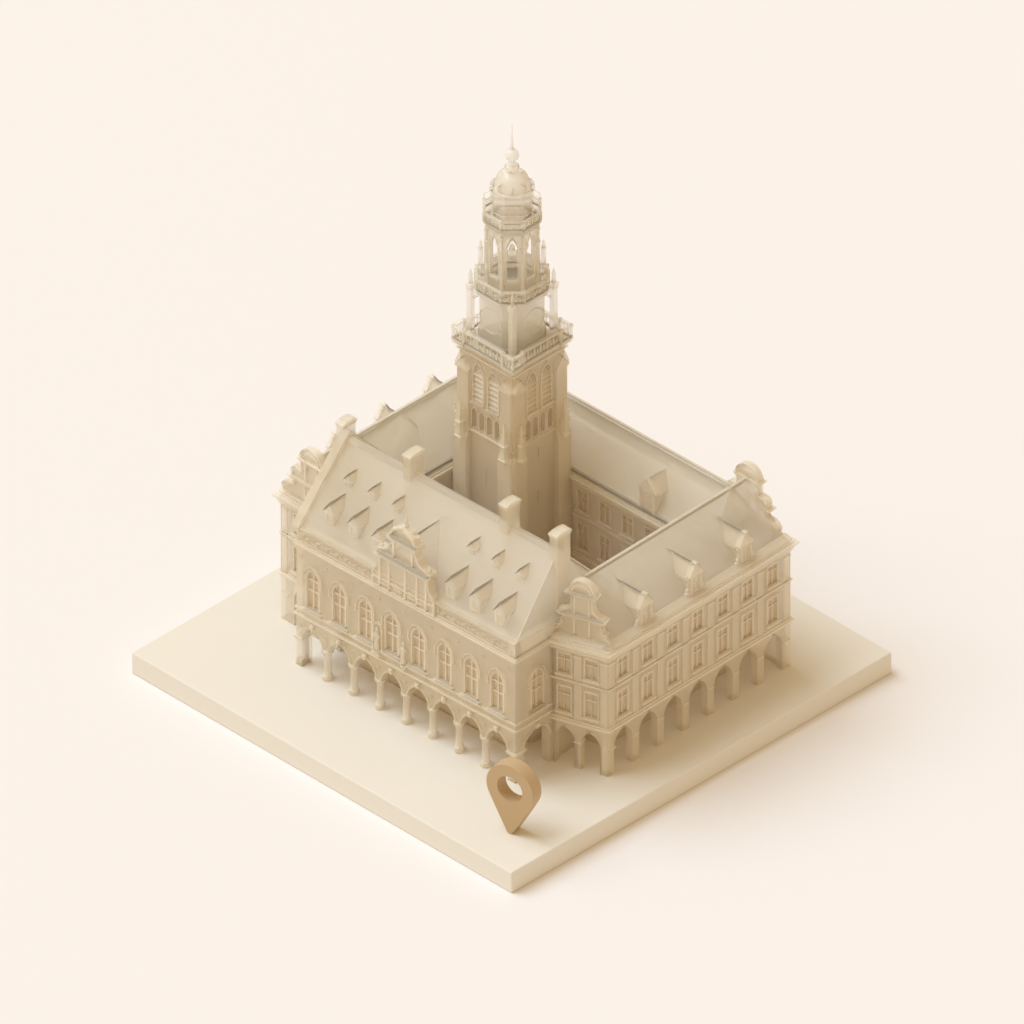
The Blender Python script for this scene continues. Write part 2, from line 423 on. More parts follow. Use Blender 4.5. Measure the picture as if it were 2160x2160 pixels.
# ------------------------------------------------------------------ town hall
def town_hall():
    W, D = 5.80, 2.70
    X0 = .13                                   # left end of the front
    T = thing('town_hall', 'arcaded town hall with arched upper windows, scrolled centre gable and steep roof of small dormers', 'town hall', (-2.748, -3.128, 0), radians(1.7))
    F = Fr(0, 0, 0); FR = Fr(W, 0, pi/2); FL = Fr(X0, D, -pi/2)
    bays = [.558+.683*i for i in range(8)]
    cols = [.8995+.683*i for i in range(7)]
    aw, zs, rise = .53, .655, .33
    ZT = 2.90
    # front wall
    w = MB(F)
    out = [(X0, 0), (.27, 0), (.27, zs)]
    for i, b in enumerate(bays):
        out += arc_head(b, aw, zs, rise)[::-1]
        if i < 7: pass
    out += [(W-.17, zs), (W-.17, 0), (W, 0), (W, ZT), (X0, ZT)]
    holes = [arch(b, .36, 1.43, 2.13, .22) for b in bays]
    w.plate(out, holes, 0, .20)
    # side walls (openings at the arcade ends)
    for fr, s in ((FR, 0), (FL, 1)):
        w.m = fr.m
        if not s:
            o = [(.20, 0), (.22, 0), (.22, .66)]+arc_head(.58, .72, .66, .34)[::-1]+[(.94, .66), (.94, 0), (D, 0), (D, ZT), (.20, ZT)]
            w.plate(o, [arch(.60, .36, 1.43, 2.13, .22)], 0, .20)
        else:
            o = [(0, 0), (D-.94, 0), (D-.94, .66)]+arc_head(D-.58, .72, .66, .34)[::-1]+[(D-.22, .66), (D-.22, 0), (D-.20, 0), (D-.20, ZT), (0, ZT)]
            w.plate(o, [], 0, .20)
    w.m = None
    w.box(X0+.203, W-.203, .203, D-.01, 1.12, ZT-.01)
    w.box(X0+.75, W-.75, .78, D-.02, 0, 1.117)
    # gable triangles closing the roof ends
    w.build('wall', M_WALL, T)
    for (x0, x1, y0, y1) in ((X0-.018, .288, -.018, .22), (W-.188, W+.018, -.018, .24)):
        cp = MB(); cp.slab(rect(x0, x1, y0, y1), 0, .10); cp.build('plinth', M_WALL, T)
    for x0, x1 in ((X0-.03, .295), (W-.20, W+.03)):
        m = MB(); m.mould(rect(x0+.03, x1-.03, 0, .23), [(.03, .60, .635), (.045, .635, .668)])
        m.build('pier_capital', M_TRIM, T)
    # mouldings
    FP = rect(X0, W, 0, D)
    sc = MB(); sc.mould(FP, [(.02, 1.14, 1.17), (.045, 1.17, 1.205)])
    sc.build('string_course', M_TRIM, T)
    sc = MB(); sc.mould(FP, [(.025, 1.315, 1.355)]); sc.build('sill_course', M_TRIM, T)
    ev = MB(); ev.mould(FP, [(.02, 2.76, 2.79), (.06, 2.79, 2.835), (.045, 2.835, 2.865)])
    ev.build('eaves_ledge', M_TRIM, T)
    fz = MB(); fz.prism_x([(.012, 2.86), (.012, 3.15), (-.02, 3.15), (-.02, 3.18), (-.045, 3.18), (-.045, 3.215), (.15, 3.215), (.15, 2.86)], X0, W)
    fz.build('frieze', M_WALL, T)
    for x0, x1 in ((.24, 2.08), (3.76, 5.68)):
        m = scroll_strip(x0, x1, 3.01, .125, .012)
        m.tube([(x0, .0, 2.90), (x1, .0, 2.90)], .016, 6); m.build('carved_scrollwork', M_TRIM, T, 60)
    # arcade
    st = Stamp(column())
    for c in cols: st.at(T, F, c, 0, .04)
    a = MB(); band(a, arc_head(0, aw+.10, 0, rise+.05), arc_head(0, aw+.005, 0, rise+.002), -.028, .02)
    am = a.build('arch_moulding', M_WALL, None)
    k = MB(); k.plate([(-.035, rise+.0), (.035, rise+.0), (.05, rise+.115), (-.05, rise+.115)], [], -.06, .0); k.ball((0, -.06, rise+.085), .032, 8); k.build('keystone', M_TRIM, am, 40)
    st = Stamp(am)
    for b in bays: st.at(T, F, b, zs)
    st.at(T, FR, .58, .66, 0, (1.32, 1, 1.02))
    st = Stamp(rosette(.033))
    for c in [.245]+cols+[W-.16]: st.at(T, F, c, .955)
    for c in [.245]+cols+[W-.155]: st.at(T, F, c, 2.545, 0, (1.1, 1, 1.1))
    st = Stamp(arched_window())
    for b in bays: st.at(T, F, b, 1.43)
    st.at(T, FR, .60, 1.43)
    # inner arcade wall: blind doors
    dm = MB(); dm.plate(hrect(0, .34, 0, .78), [hrect(0, .27, .02, .74)], -.03, .02); dr = dm.build('door_frame', M_WALL, None)
    pm = MB(); pm.box(-.12, .12, -.012, .02, .02, .74); pm.build('door', M_PANE, dr)
    st = Stamp(dr); FI = Fr(0, .78, 0)
    for b in bays[1:7]: st.at(T, FI, b, 0)
    # statues on consoles
    def statue(x, niche):
        m = MB()
        m.lathe([(.050, .07), (.062, .10), (.058, .20), (.045, .30), (.052, .38), (.056, .44), (.040, .475), (.017, .49), (.016, .505), (.026, .52), (.032, .545), (.030, .575), (.018, .60), (.006, .606)], 0, -.055, 12, 0, .8)
        m.tube([(-.05, -.06, .455), (-.085, -.075, .37), (-.045, -.125, .33)], [.020, .017, .013], 6)
        m.tube([(.05, -.06, .455), (.09, -.08, .38), (.085, -.125, .43)], [.020, .017, .013], 6)
        s = m.build('statue', M_TRIM, T, 60); s.location = (x, 0, 1.30)
        c = MB(); c.lathe([(.02, -.06), (.055, -.01), (.085, .045), (.085, .07)], 0, -.04, 10); c.build('console', M_TRIM, s, 40)
        h = MB(); h.tube([(.075, -.125, .10), (.085, -.125, .62)], .008, 5); h.build('staff', M_TRIM, s)
        if niche:
            g = MB(); band(g, arch(0, .25, .02, .56, .15), arch(0, .20, .02, .56, .115), -.05, .01)
            g.ball((-.07, -.09, .12), .03, 8); g.ball((.075, -.09, .10), .028, 8); g.box(-.11, .11, -.10, .01, -.02, .03); g.build('niche_surround', M_TRIM, s, 50)
    statue(bays[2]+.3415, True); statue(bays[3]+.3415, False)
    # roof
    y0, yr, y1 = .03, 1.36, D-.03; ze, zr = 3.20, 4.60; xr = W-.16
    r = MB(); r.prism_x([(y0, ze), (yr, zr), (y1, ze), (y1, 2.88), (y0+.2, 2.88)], [X0+.08]*5, [W-.01, xr, W-.01, W-.01, W-.01])
    r.build('roof', M_ROOF, T)
    rc = MB(); rc.prism_x([(yr-.085, zr-.065), (yr-.05, zr+.005), (yr, zr+.028), (yr+.05, zr+.005), (yr+.085, zr-.065)], X0+.12, xr+.005); rc.build('ridge_cap', M_ROOF, T, 60)
    # gable coping at the left, slim verge at the right
    sl = (zr-ze)/(yr-y0); d = .10
    g = MB(); g.prism_x([(y0-.10, ze-.10), (y0-.10, ze+.03), (yr, zr+d+.05), (y1+.10, ze+.03), (y1+.10, ze-.10)], X0-.07, X0+.11)
    g.build('gable_coping', M_WALL, T)
    g = MB(); g.prism_x([(.0, 2.86), (.0, ze-.02), (y1, ze-.02), (y1, 2.86)], W-.18, W+.0); 
    g.tube([(W-.012, y0-.0, ze+.0), (xr-.01, yr, zr+.01)], .022, 8); g.tube([(xr-.01, yr, zr+.01), (W-.012, y1, ze)], .022, 8)
    g.build('verge_moulding', M_TRIM, T)
    # chimneys
    chimney(X0-.13, 1.50, 2.9, 4.77, .18, .34, T); chimney(1.85, 1.40, 3.6, 4.99, .18, .38, T); chimney(4.36, 1.38, 3.6, 5.08, .19, .36, T); chimney(5.66, 1.38, 3.3, 5.03, .20, .36, T)
    # dormers
    def zroof(y): return ze+sl*(y-y0)
    low = Stamp(hall_dormer(.255, .28, .47, .50)); up = Stamp(hall_dormer(.185, .13, .26, .32))
    for x in (.76, 1.38, 2.0): low.at(T, F, x, zroof(.23)-.01, .23)
    for x in (4.0, 4.63, 5.26): low.at(T, F, x, zroof(.14)-.01, .14, (1.08, 1.08, 1.08))
    for x in (.73, 1.35, 1.97, 3.93, 4.56, 5.19): up.at(T, F, x, zroof(.78)-.01, .78)
    # central gable
    gx = 2.93; g = gable_end('hall', -.03, .12)
    g.parent = T; g.location = (gx, 0, 2.86)
    c = MB()
    for z0, z1, w_, dd in ((.74, .78, .64, .05), (.78, .83, .70, .09), (.83, .875, .67, .06), (1.26, 1.30, .33, .05), (1.30, 1.345, .38, .08), (1.345, 1.375, .35, .05), (.0, .04, .82, .03), (.20, .235, .78, .03)):
        c.box(-w_, w_, -.03-dd, .12+dd*.5, z0, z1)
    c.build('cornice', M_TRIM, g)
    for x, z0, z1 in ((-.60, .04, .74), (-.36, .04, .74), (.06, .04, .74), (.36, .04, .74), (.60, .04, .74), (-.24, .875, 1.26), (.24, .875, 1.26)):
        p = MB(); p.box(x-.024, x+.024, -.062, -.02, z0, z1); p.build('pilaster', M_TRIM, g)
    for x in (-.48, -.15, .21, .48):
        p = MB(); p.box(x-.10, x+.10, -.05, -.02, .10, .17); p.build('vent_panel', M_PANE, g)
    f = MB(); f.lathe([(.05, 1.64), (.06, 1.68), (.035, 1.71), (.05, 1.76), (.03, 1.80), (.034, 1.84), (.012, 1.90), (.02, 1.93), (.004, 1.97)], 0, .04, 8); f.ball((-.05, .04, 1.72), .026, 7); f.ball((.05, .04, 1.72), .026, 7)
    f.build('finial', M_TRIM, g, 50)
    for sx in (-1, 1):
        f = MB(); f.lathe([(.04, .90), (.05, .94), (.025, .99), (.034, 1.02), (.004, 1.06)], sx*.62, .03, 8); f.build('urn', M_TRIM, g, 50)
    pd = MB(); band(pd, [(-.36, 1.385), (-.27, 1.55), (0, 1.68), (.27, 1.55), (.36, 1.385)], [(-.30, 1.39), (-.23, 1.51), (0, 1.62), (.23, 1.51), (.30, 1.39)], -.08, .02); pd.build('pediment_arch', M_TRIM, g)
    # cross roof behind it
    q = MB(); zc = 4.2; yc = y0+(zc-ze)/sl
    hw = .78; zb = 3.2
    q.add([(gx-hw, .10, zb), (gx+hw, .10, zb), (gx, .10, zc), (gx-hw, yc+.05, zb), (gx+hw, yc+.05, zb), (gx, yc+.05, zc)],
          [(0, 1, 2), (5, 4, 3), (0, 2, 5, 3), (1, 4, 5, 2), (0, 3, 4, 1)])
    q.build('cross_roof', M_ROOF, T)
town_hall()

# ------------------------------------------------------------------ wings
CORN = [(2.66, 2.70, .02), (2.70, 2.76, .045), (2.80, 2.85, .10), (2.85, 2.885, .125)]
def cornice(T, fp):
    m = MB(); m.mould(fp, [(.02, 2.655, 2.69), (.045, 2.69, 2.745), (.03, 2.745, 2.79), (.085, 2.79, 2.825), (.12, 2.825, 2.875), (.07, 2.875, 2.90), (.02, 2.90, 2.945)], -.13)
    m.build('cornice', M_TRIM, T)
def courses(T, fp):
    m = MB(); m.mould(fp, [(.018, 1.955, 1.985), (.034, 1.985, 2.01)]); m.build('string_course', M_TRIM, T)
    m = MB(); m.mould(fp, [(.02, 1.00, 1.035), (.05, 1.035, 1.075), (.02, 1.075, 1.12)]); m.build('arcade_ledge', M_TRIM, T)

def facade(w, fr, t0, t1, wins, arches=None, th=.16, ends=(0, 0)):
    """wall sheet with window openings and, below, piers with arches"""
    w.m = fr.m
    if arches:
        aw, zs, rise = arches[1]
        out = [(t0, 0)]
        for a in arches[0]: out += [(a-aw/2, 0)]+arc_head(a, aw, zs, rise)[::-1]+[(a+aw/2, 0)]
        out += [(t1, 0), (t1, 2.9), (t0, 2.9)]
    else: out = [(t0, 0), (t1, 0), (t1, 2.9), (t0, 2.9)]
    holes = []
    for t in wins: holes += [hrect(t, .28, 1.25, 1.82), hrect(t, .28, 2.13, 2.59)]
    w.plate(out, holes, 0, th)
    w.m = None

def windows(T, fr, ts, lo, up):
    for t in ts: lo.at(T, fr, t, 1.25); up.at(T, fr, t, 2.13)

def pilaster():
    m = MB(); m.box(-.085, .085, -.015, .02, 1.12, 1.955); m.box(-.085, .085, -.015, .02, 2.01, 2.655)
    o = m.build('pilaster', M_WALL, None)
    c = MB(); c.box(-.095, .095, -.038, .01, 2.57, 2.60); c.build('capital', M_TRIM, o)
    return o

LO = Stamp(sash_window(.28, .57)); UP = Stamp(sash_window(.28, .46)); PIL = Stamp(pilaster())
DORM = Stamp(wing_dormer(.80)); LOB = Stamp(gable_end('lobed')); CON = Stamp(gable_end('concave'))

def pier_caps(T, fr, ts):
    for t in ts:
        m = MB(fr); m.box(t-.085, t+.085, -.02, .17, .585, .62); m.build('impost', M_TRIM, T)

def wing_long():
    T = thing('wing_building', 'long three-storey wing with seven-bay arcade, sash windows and three pedimented dormers', 'building', (4.15, -1.58, 0), radians(1.5))
    L = 5.0
    P0 = (-1.11, -.361); FE = Fr(P0[0], P0[1], atan2(.361, 1.11)); le = sqrt(1.11**2+.361**2)
    FO = Fr(0, 0, pi/2); FB = Fr(0, L, pi); FI = Fr(-1.94, L, -pi/2)
    fp = [P0, (0, 0), (0, L), (-1.94, L), (-1.94, -.30)]
    ts = [.40+.685*i for i in range(7)]
    w = MB()
    facade(w, FO, .0, L, ts, ([t+.02 for t in ts], (.50, .60, .33)))
    te = [.23*le/1.0, .70*le]
    te = [.25, .82]
    facade(w, FE, 0.02, le-.012, te, ([.27, .80], (.40, .60, .28)))
    facade(w, FB, .16, 1.94, [.55, 1.3])
    facade(w, FI, .16, L+.2, [.5+.62*i for i in range(4)])
    core = [(-1.02, -.14), (-.163, .14), (-.163, L-.163), (-1.777, L-.163), (-1.777, -.12)]
    w.slab(core, 1.003, 2.89)
    w.slab([(-1.0, .62), (-.72, .72), (-.72, L-.65), (-1.777, L-.163), (-1.777, .45)], 0, 1.0)
    w.build('wall', M_WALL, T)
    cornice(T, fp); courses(T, fp)
    windows(T, FO, ts, LO, UP); windows(T, FE, te, LO, UP); windows(T, FB, [.55, 1.3], LO, UP); windows(T, FI, [.5+.62*i for i in range(4)], LO, UP)
    for t in [.085]+[t+.3425 for t in ts[:-1]]+[L-.12]: PIL.at(T, FO, t, 0)
    for t in (.535, le-.085): PIL.at(T, FE, t, 0)
    pier_caps(T, FO, [.12]+[t+.36 for t in ts[:-1]]+[L-.10])
    pier_caps(T, FE, [.535])
    # roof, its near end cut on the skew of the end wall
    xr, zr, ze = -.97, 3.97, 2.94
    prof = [(-.03, ze), (xr, zr), (-1.91, ze), (-1.91, 2.915), (-.03, 2.915)]
    r = MB(Fr(0, 0, 0)); r.m = Matrix.Rotation(0, 4, 'Z')
    y0 = [.19, .42, -.42, -.42, .19]; y1 = [L-.10]*5
    n = 5
    r.add([(prof[i][0], y0[i], prof[i][1]) for i in range(n)]+[(prof[i][0], y1[i], prof[i][1]) for i in range(n)],
          [tuple(range(n)), tuple(range(n, 2*n))[::-1]]+[(i, (i+1) % n, (i+1) % n+n, i+n) for i in range(n)])
    r.build('roof', M_ROOF, T)
    rc = MB(); rc.box(xr-.035, xr+.035, .40, L-.1, zr-.05, zr+.018); rc.build('ridge_cap', M_ROOF, T)
    gt = MB(); gt.m = Matrix.Rotation(pi/2, 4, 'Z'); gt.prism_x([(-.07, 2.948), (-.07, 2.965), (.06, 3.03), (.10, 3.03), (.10, 2.948)], .10, L-.03); gt.build('gutter', M_ROOF, T)
    for t in (ts[1], ts[3], ts[5]): DORM.at(T, FO, t, 2.985, .06)
    CON.at(T, FE, .55, 2.945, .14)
    LOB.at(T, FB, .97, 2.945, .04)
wing_long()

def wing_side():
    T = thing('wing_building', 'pale side wing with lobed scroll gable and outward dormers, left of the town hall', 'building', (-3.88, -2.28, 0), 0)
    W, L = 1.58, 5.70
    FS = Fr(0, 0, 0); FO = Fr(0, L, -pi/2); FI = Fr(W, 0, pi/2); FB = Fr(W, L, pi)
    fp = rect(0, W, 0, L)
    ts = [.42+.685*i for i in range(8)]
    w = MB()
    facade(w, FS, 0, W, [.48, 1.1], ([.58, 1.2], (.44, .60, .33)))
    facade(w, FO, .0, L-.16, ts, ([t for t in ts], (.50, .60, .33)))
    facade(w, FI, .16, L, ts)
    facade(w, FB, .16, W-.16, [.45, 1.1])
    w.box(.163, W-.163, .163, L-.163, 1.003, 2.89); w.box(.70, W-.163, .55, L-.7, 0, 1.0)
    w.build('wall', M_WALL, T); cornice(T, fp); courses(T, fp)
    windows(T, FS, [.48], LO, UP); windows(T, FO, ts, LO, UP); windows(T, FI, ts[2:], LO, UP)
    PIL.at(T, FS, .10, 0)
    pier_caps(T, FS, [.12])
    xr, zr, ze = .75, 3.96, 2.94
    r = MB(Fr(0, 0, pi/2)); r.prism_x([(-.03, ze), (-xr, zr), (-W+.03, ze), (-W+.03, 2.915), (-.03, 2.915)], .09, L-.03); r.build('roof', M_LIT_PALE, T)
    rc = MB(); rc.box(xr-.035, xr+.035, .05, L-.1, zr-.05, zr+.018); rc.build('ridge_cap', M_ROOF, T)
    gt = MB(); gt.box(-.02, .10, .10, L-.02, 2.945, 2.985); gt.box(W-.10, W+.02, .1, L-.02, 2.945, 2.985); gt.build('gutter', M_ROOF, T)
    for y in (1.36, 2.65, 3.94): DORM.at(T, FO, L-y, 2.985, .06)
    LOB.at(T, FS, .79, 2.945, .02)
wing_side()

def wing_rear():
    T = thing('wing_building', 'rear wing behind the tower with tall plain roof and one gabled dormer over the courtyard', 'building', (-2.33, 2.05, 0), radians(.8))
    W, D = 4.55, 1.38
    FS = Fr(0, 0, 0); FB = Fr(W, D, pi)
    fp = rect(-.05, W, 0, D)
    ts = [.97+.595*k for k in range(-1, 6)]
    ts = [2.14-.595*2, 2.14-.595, 2.14, 2.735, 3.33, 3.925]
    w = MB(); facade(w, FS, -.05, W, ts); facade(w, FB, 0, W+.05, ts); w.box(-.05, W, .163, D-.163, 0, 2.89)
    w.build('wall', M_WALL, T); cornice(T, fp); courses(T, fp)
    windows(T, FS, ts, LO, UP); windows(T, FB, ts, LO, UP)
    yr, zr, ze = .70, 3.96, 2.94
    r = MB(); r.prism_x([(.02, ze), (yr, zr), (D-.03, ze), (D-.03, 2.915), (.02, 2.915)], -.80, W+.85); r.build('roof', M_LIT_PALE, T)
    rc = MB(); rc.box(-.8, W+.8, yr-.035, yr+.035, zr-.05, zr+.018); rc.build('ridge_cap', M_ROOF, T)
    gt = MB(); gt.box(.0, W, -.04, .08, 2.945, 2.985); gt.build('gutter', M_ROOF, T)
    # dormer with its own small gable roof
    m = MB(); h = .21; he = .47; ha = .70; deep = .75
    m.add([(x, y, z) for y in (0, deep) for x, z in ((-h, -.1), (h, -.1), (h, he), (0, ha), (-h, he))],
          [(0, 1, 2, 3, 4), (9, 8, 7, 6, 5)]+[(i, i+5, (i+1) % 5+5, (i+1) % 5) for i in range(5)])
    d = m.build('dormer', M_WALL, T); d.location = (3.82, .03, 2.945)
    k = MB(); s = (ha-he)/h; o = .045; t = .03
    A = [(-h-o, he-s*o+.004), (0, ha+.004), (h+o, he-s*o+.004)]; B = [(x, z+t*1.4) for x, z in A]
    k.plate(A+B[::-1], [], .06, deep); k.build('dormer_roof', M_ROOF, d)
    p = MB(); p.plate([(-.24, he-.01), (.24, he-.01), (.24, he+.02), (0, ha+.06), (-.24, he+.02)], [], -.03, .062); p.build('pediment', M_TRIM, d)
    f = MB(); f.plate(hrect(0, .27, .04, .42), [hrect(-.065, .085, .06, .40), hrect(.065, .085, .06, .40)], -.018, .01); f.build('window_frame', M_TRIM, d)
    f = MB(); [f.box(sx*.185-.024, sx*.185+.024, -.03, .01, -.02, he-.01) for sx in (-1, 1)]; f.build('pilaster', M_TRIM, d)
wing_rear()

# ------------------------------------------------------------------ bell tower
def bell_tower():
    T = thing('bell_tower', 'tall bell tower with open octagonal lantern, small dome and needle spire above the courtyard', 'tower', (-1.235, 1.245, 0), radians(.6))
    h = .70
    FS = [Fr(-h*cos(a)+h*sin(a), -h*sin(a)-h*cos(a), a) for a in (0, pi/2, pi, -pi/2)]   # t runs 0..2h on each face
    c = h
    w = MB()
    for k, fr in enumerate(FS):
        w.m = fr.m
        holes = [arch(c+x, .30, 4.78, 5.46, .27) for x in (-.2, .2)]
        holes += [arch(c+x, .13, 4.17, 4.50, .12, 5) for x in (-.30, -.10, .10, .30)]
        holes += [hrect(c, .018, a, b) for a, b in (((3.62, 3.85), (2.58, 2.85)) if k % 2 else ((2.98, 3.36), (1.9, 2.2)))]
        w.plate([(.012, 0), (2*h-.012, 0), (2*h-.012, 6.02), (.012, 6.02)], holes, 0, .14)
    w.m = None; w.box(-.556, .556, -.556, .556, 0, 6.0)
    w.build('shaft', M_WALL, T)
    # string courses
    m = MB(); R = rect(-h, h, -h, h)
    m.mould(R, [(.02, 4.06, 4.085), (.04, 4.085, 4.11)]); m.build('string_course', M_TRIM, T)
    m = MB(); m.mould(R, [(.03, 4.70, 4.735)]); m.build('string_course', M_TRIM, T)
    m = MB(); m.mould(R, [(.02, 5.80, 5.83), (.055, 5.83, 5.85)]); m.build('string_course', M_TRIM, T)
    # buttresses: a pair at each corner, stepped and gabled
    b = MB()
    x0, x1, ya, yb, xu = .42, .755, -.822, -.766, .705
    b.loft([(rect(x0, x1, ya, -.65), 0), (rect(x0, x1, ya, -.65), 3.86), (rect(x0, xu, yb, -.65), 3.98), (rect(x0, xu, yb, -.65), 5.46)])
    bt = b.build('buttress', M_WALL, None)
    g = MB(); g.plate([(.395, 5.44), (.73, 5.44), (.735, 5.48), (.563, 5.72), (.39, 5.48)], [], -.80, -.66); g.build('gablet', M_TRIM, bt)
    g = MB(); g.slab(rect(.40, .775, -.842, -.66), 2.16, 2.19); g.build('band', M_TRIM, bt)
    pn = MB(); px, py = .585, -.815
    pn.lathe([(.012, 3.78), (.05, 3.84), (.115, 3.90), (.115, 3.93), (.085, 3.94), (.085, 4.22), (.115, 4.235), (.115, 4.26), (.07, 4.27), (.055, 4.42), (.03, 4.58), (.012, 4.68), (.03, 4.70), (.004, 4.74)], px, py, 4, pi/4)
    for z in (4.32, 4.42, 4.52):
        q = .075*(1-(z-4.2)/.65)+.01
        for dx, dy in ((-1, -1), (1, -1), (1, 1), (-1, 1)): pn.ball((px+dx*q, py+dy*q, z), .022, 6)
    pn.build('pinnacle', M_TRIM, bt)
    bm2 = MB()
    def mx(o):  # mirrored twin sharing nothing but shape
        me = o.data.copy()
        for v in me.vertices: v.co.x = -v.co.x
        me.flip_normals(); q = bpy.data.objects.new(o.name.split('.')[0], me); COL.objects.link(q)
        for chd in o.children: mx(chd).parent = q
        return q
    bt2 = mx(bt); bt.parent = T; bt2.parent = T
    for k in (1, 2, 3):
        dup(bt, T, None, k*pi/2); dup(bt2, T, None, k*pi/2)
    # louvred belfry windows
    l = MB(); band(l, arch(0, .305, -.01, .68, .275), arch(0, .245, .0, .68, .225), -.022, .04)
    l.box(-.155, .155, -.04, .04, -.045, -.005)
    for i in range(6):
        z = .02+i*.115
        l.add([(x, y, zz) for x in (-.14, .14) for y, zz in ((-.008, z), (.10, z+.085), (.10, z+.115), (-.008, z+.03))],
              [(0, 1, 2, 3), (7, 6, 5, 4), (0, 4, 5, 1), (1, 5, 6, 2), (2, 6, 7, 3), (3, 7, 4, 0)])
    lw = l.build('louvre_window', M_TRIM, None)
    t = MB(); t.tube([(-.055+.05*cos(a), .0, .74+.05*sin(a)) for a in [i*pi/4 for i in range(8)]], .012, 5, True); t.tube([(.055+.05*cos(a), .0, .74+.05*sin(a)) for a in [i*pi/4 for i in range(8)]], .012, 5, True); t.tube([(.045*cos(a), .0, .83+.045*sin(a)) for a in [i*pi/4 for i in range(8)]], .011, 5, True)
    t.build('tracery', M_TRIM, lw)
    st = Stamp(lw)
    for fr in FS:
        for x in (-.2, .2): st.at(T, fr, c+x, 4.78)
    # blind arcade panels
    p = MB(); 
    for x in (-.30, -.10, .10, .30): band(p, arch(x, .17, .0, .33, .16, 5), arch(x, .13, .0, .33, .12, 5), -.018, .02)
    bp = Stamp(p.build('blind_arcade', M_TRIM, None))
    for fr in FS: bp.at(T, fr, c, 4.17)
    # main gallery
    m = MB(); R0 = rect(-.745, .745, -.745, .745)
    m.loft([(offset(R0, d), z) for d, z in ((0, 5.93), (0, 5.97), (.035, 5.97), (.035, 6.01), (.055, 6.015), (.055, 6.05))])
    for sx in (-1, 1):
        for sy in (-1, 1):
            x, y = sx*.66, sy*.66; q = rect(x-.14, x+.14, y-.14, y+.14)
            m.loft([(q, 5.945), (q, 5.985), (offset(q, .02), 6.0), (offset(q, .02), 6.045)])
    m.build('gallery_floor', M_LIT_PALE, T)
    def balustrade(poly, z0, z1, n, name='balustrade', r=.016, wr=.028):
        b = MB(); po = offset(poly, wr); pi_ = offset(poly, -wr)
        b.ring(po, pi_, z0, z0+.035); b.ring(offset(poly, wr+.008), offset(poly, -wr-.008), z1-.035, z1)
        k = len(poly)
        for i in range(k):
            a = Vector(poly[i]); e = Vector(poly[(i+1) % k])
            b.lathe([(.035, z0), (.035, z1+.02), (.01, z1+.04)], a.x, a.y, 4, pi/4)
            nn = n or max(2, round((e-a).length/.085)) if (e-a).length > .06 else 1
            for j in range(1, nn):
                q = a.lerp(e, j/nn)
                if j % 2: b.lathe([(r*.7, z0+.03), (r*1.2, z0+(z1-z0)*.4), (r*.6, z0+(z1-z0)*.6), (r, z1-.03)], q.x, q.y, 6)
                else:
                    b.lathe([(r*1.4, z0+.03), (r*1.5, z1-.03)], q.x, q.y, 4, pi/4)
        return b.build(name, M_LIT_PALE, T, 40)
    # plan of the gallery rail with corner projections
    def rail_poly():
        P = []; q, q2, e = .755, .785, .51
        for k in range(4):
            a = k*pi/2
            for x, y in ((-e, -q2), (-e, -q), (e, -q), (e, -q2), (q2, -q2)): P.append((x*cos(a)-y*sin(a), x*sin(a)+y*cos(a)))
        return P
    balustrade(rail_poly(), 6.05, 6.33, 0)
    # clock stage
    H1, A1 = .575, .288
    def octo(H, A): return [(-A, -H), (A, -H), (H, -A), (H, A), (A, H), (-A, H), (-H, A), (-H, -A)]
    m = MB(); m.loft([(octo(H1+.03, A1+.015), 6.05), (octo(H1+.03, A1+.015), 6.20), (octo(H1, A1), 6.22), (octo(H1, A1), 7.18)]); m.build('clock_stage', M_LIT_PALE, T)
    for k in range(4):
        m = MB(); m.mould([(.262*cos(2*pi*q/48), .262*sin(2*pi*q/48)) for q in range(48)], [(.014, -.01, .026)], 0)
        cf = m.build('clock_ring', M_LIT_PALE, T)
        cf.matrix_local = Matrix.Rotation(k*pi/2, 4, 'Z') @ Matrix.Translation((0, -H1+.002, 6.72)) @ Matrix.Rotation(pi/2, 4, 'X')
    # corner pinnacle piers with flying struts
    m = MB(); a_ = rect(-.055, .055, -.055, .055); m.loft([(offset(a_, .02), 6.05), (offset(a_, .02), 6.20), (a_, 6.23), (a_, 7.215)])
    pr = m.build('corner_pier', M_LIT_PALE, T); pr.location = (.555, -.555, 0)
    m = MB(); a_ = rect(-.065, .065, -.065, .065); m.loft([(a_, 7.20), (a_, 7.23), (offset(a_, .01), 7.23), (offset(a_, .01), 7.32)]); m.build('cap', M_LIT_PALE, pr)
    m = MB(); m.lathe([(.045, 7.32), (.036, 7.40), (.046, 7.42), (.034, 7.45), (.034, 7.51), (.042, 7.53), (.018, 7.56), (.022, 7.59), (.004, 7.65)], 0, 0, 8); m.build('finial', M_LIT_PALE, pr, 50)
    m = MB(); m.tube([(-.04, .04, 6.98), (-.16, .16, 7.08)], .024, 6); m.tube([(-.04, .04, 6.52), (-.16, .16, 6.52)], .02, 6); m.build('flying_strut', M_LIT_PALE, pr)
    for k in (1, 2, 3):
        a = k*pi/2; x, y = .555, -.555
        dup(pr, T, (x*cos(a)-y*sin(a), x*sin(a)+y*cos(a), 0), a)
    # second gallery
    m = MB(); m.loft([(octo(H1+.03, A1+.02), 7.16), (octo(H1+.03, A1+.02), 7.20), (octo(H1+.06, A1+.03), 7.20), (octo(H1+.06, A1+.03), 7.25), (octo(H1+.09, A1+.04), 7.25), (octo(H1+.09, A1+.04), 7.31)]); m.build('gallery_floor', M_LIT_PALE, T)
    m = MB(); m.lathe([(.02, 7.05), (.05, 7.10), (.06, 7.2), (.05, 7.24)], 0, 0, 8)
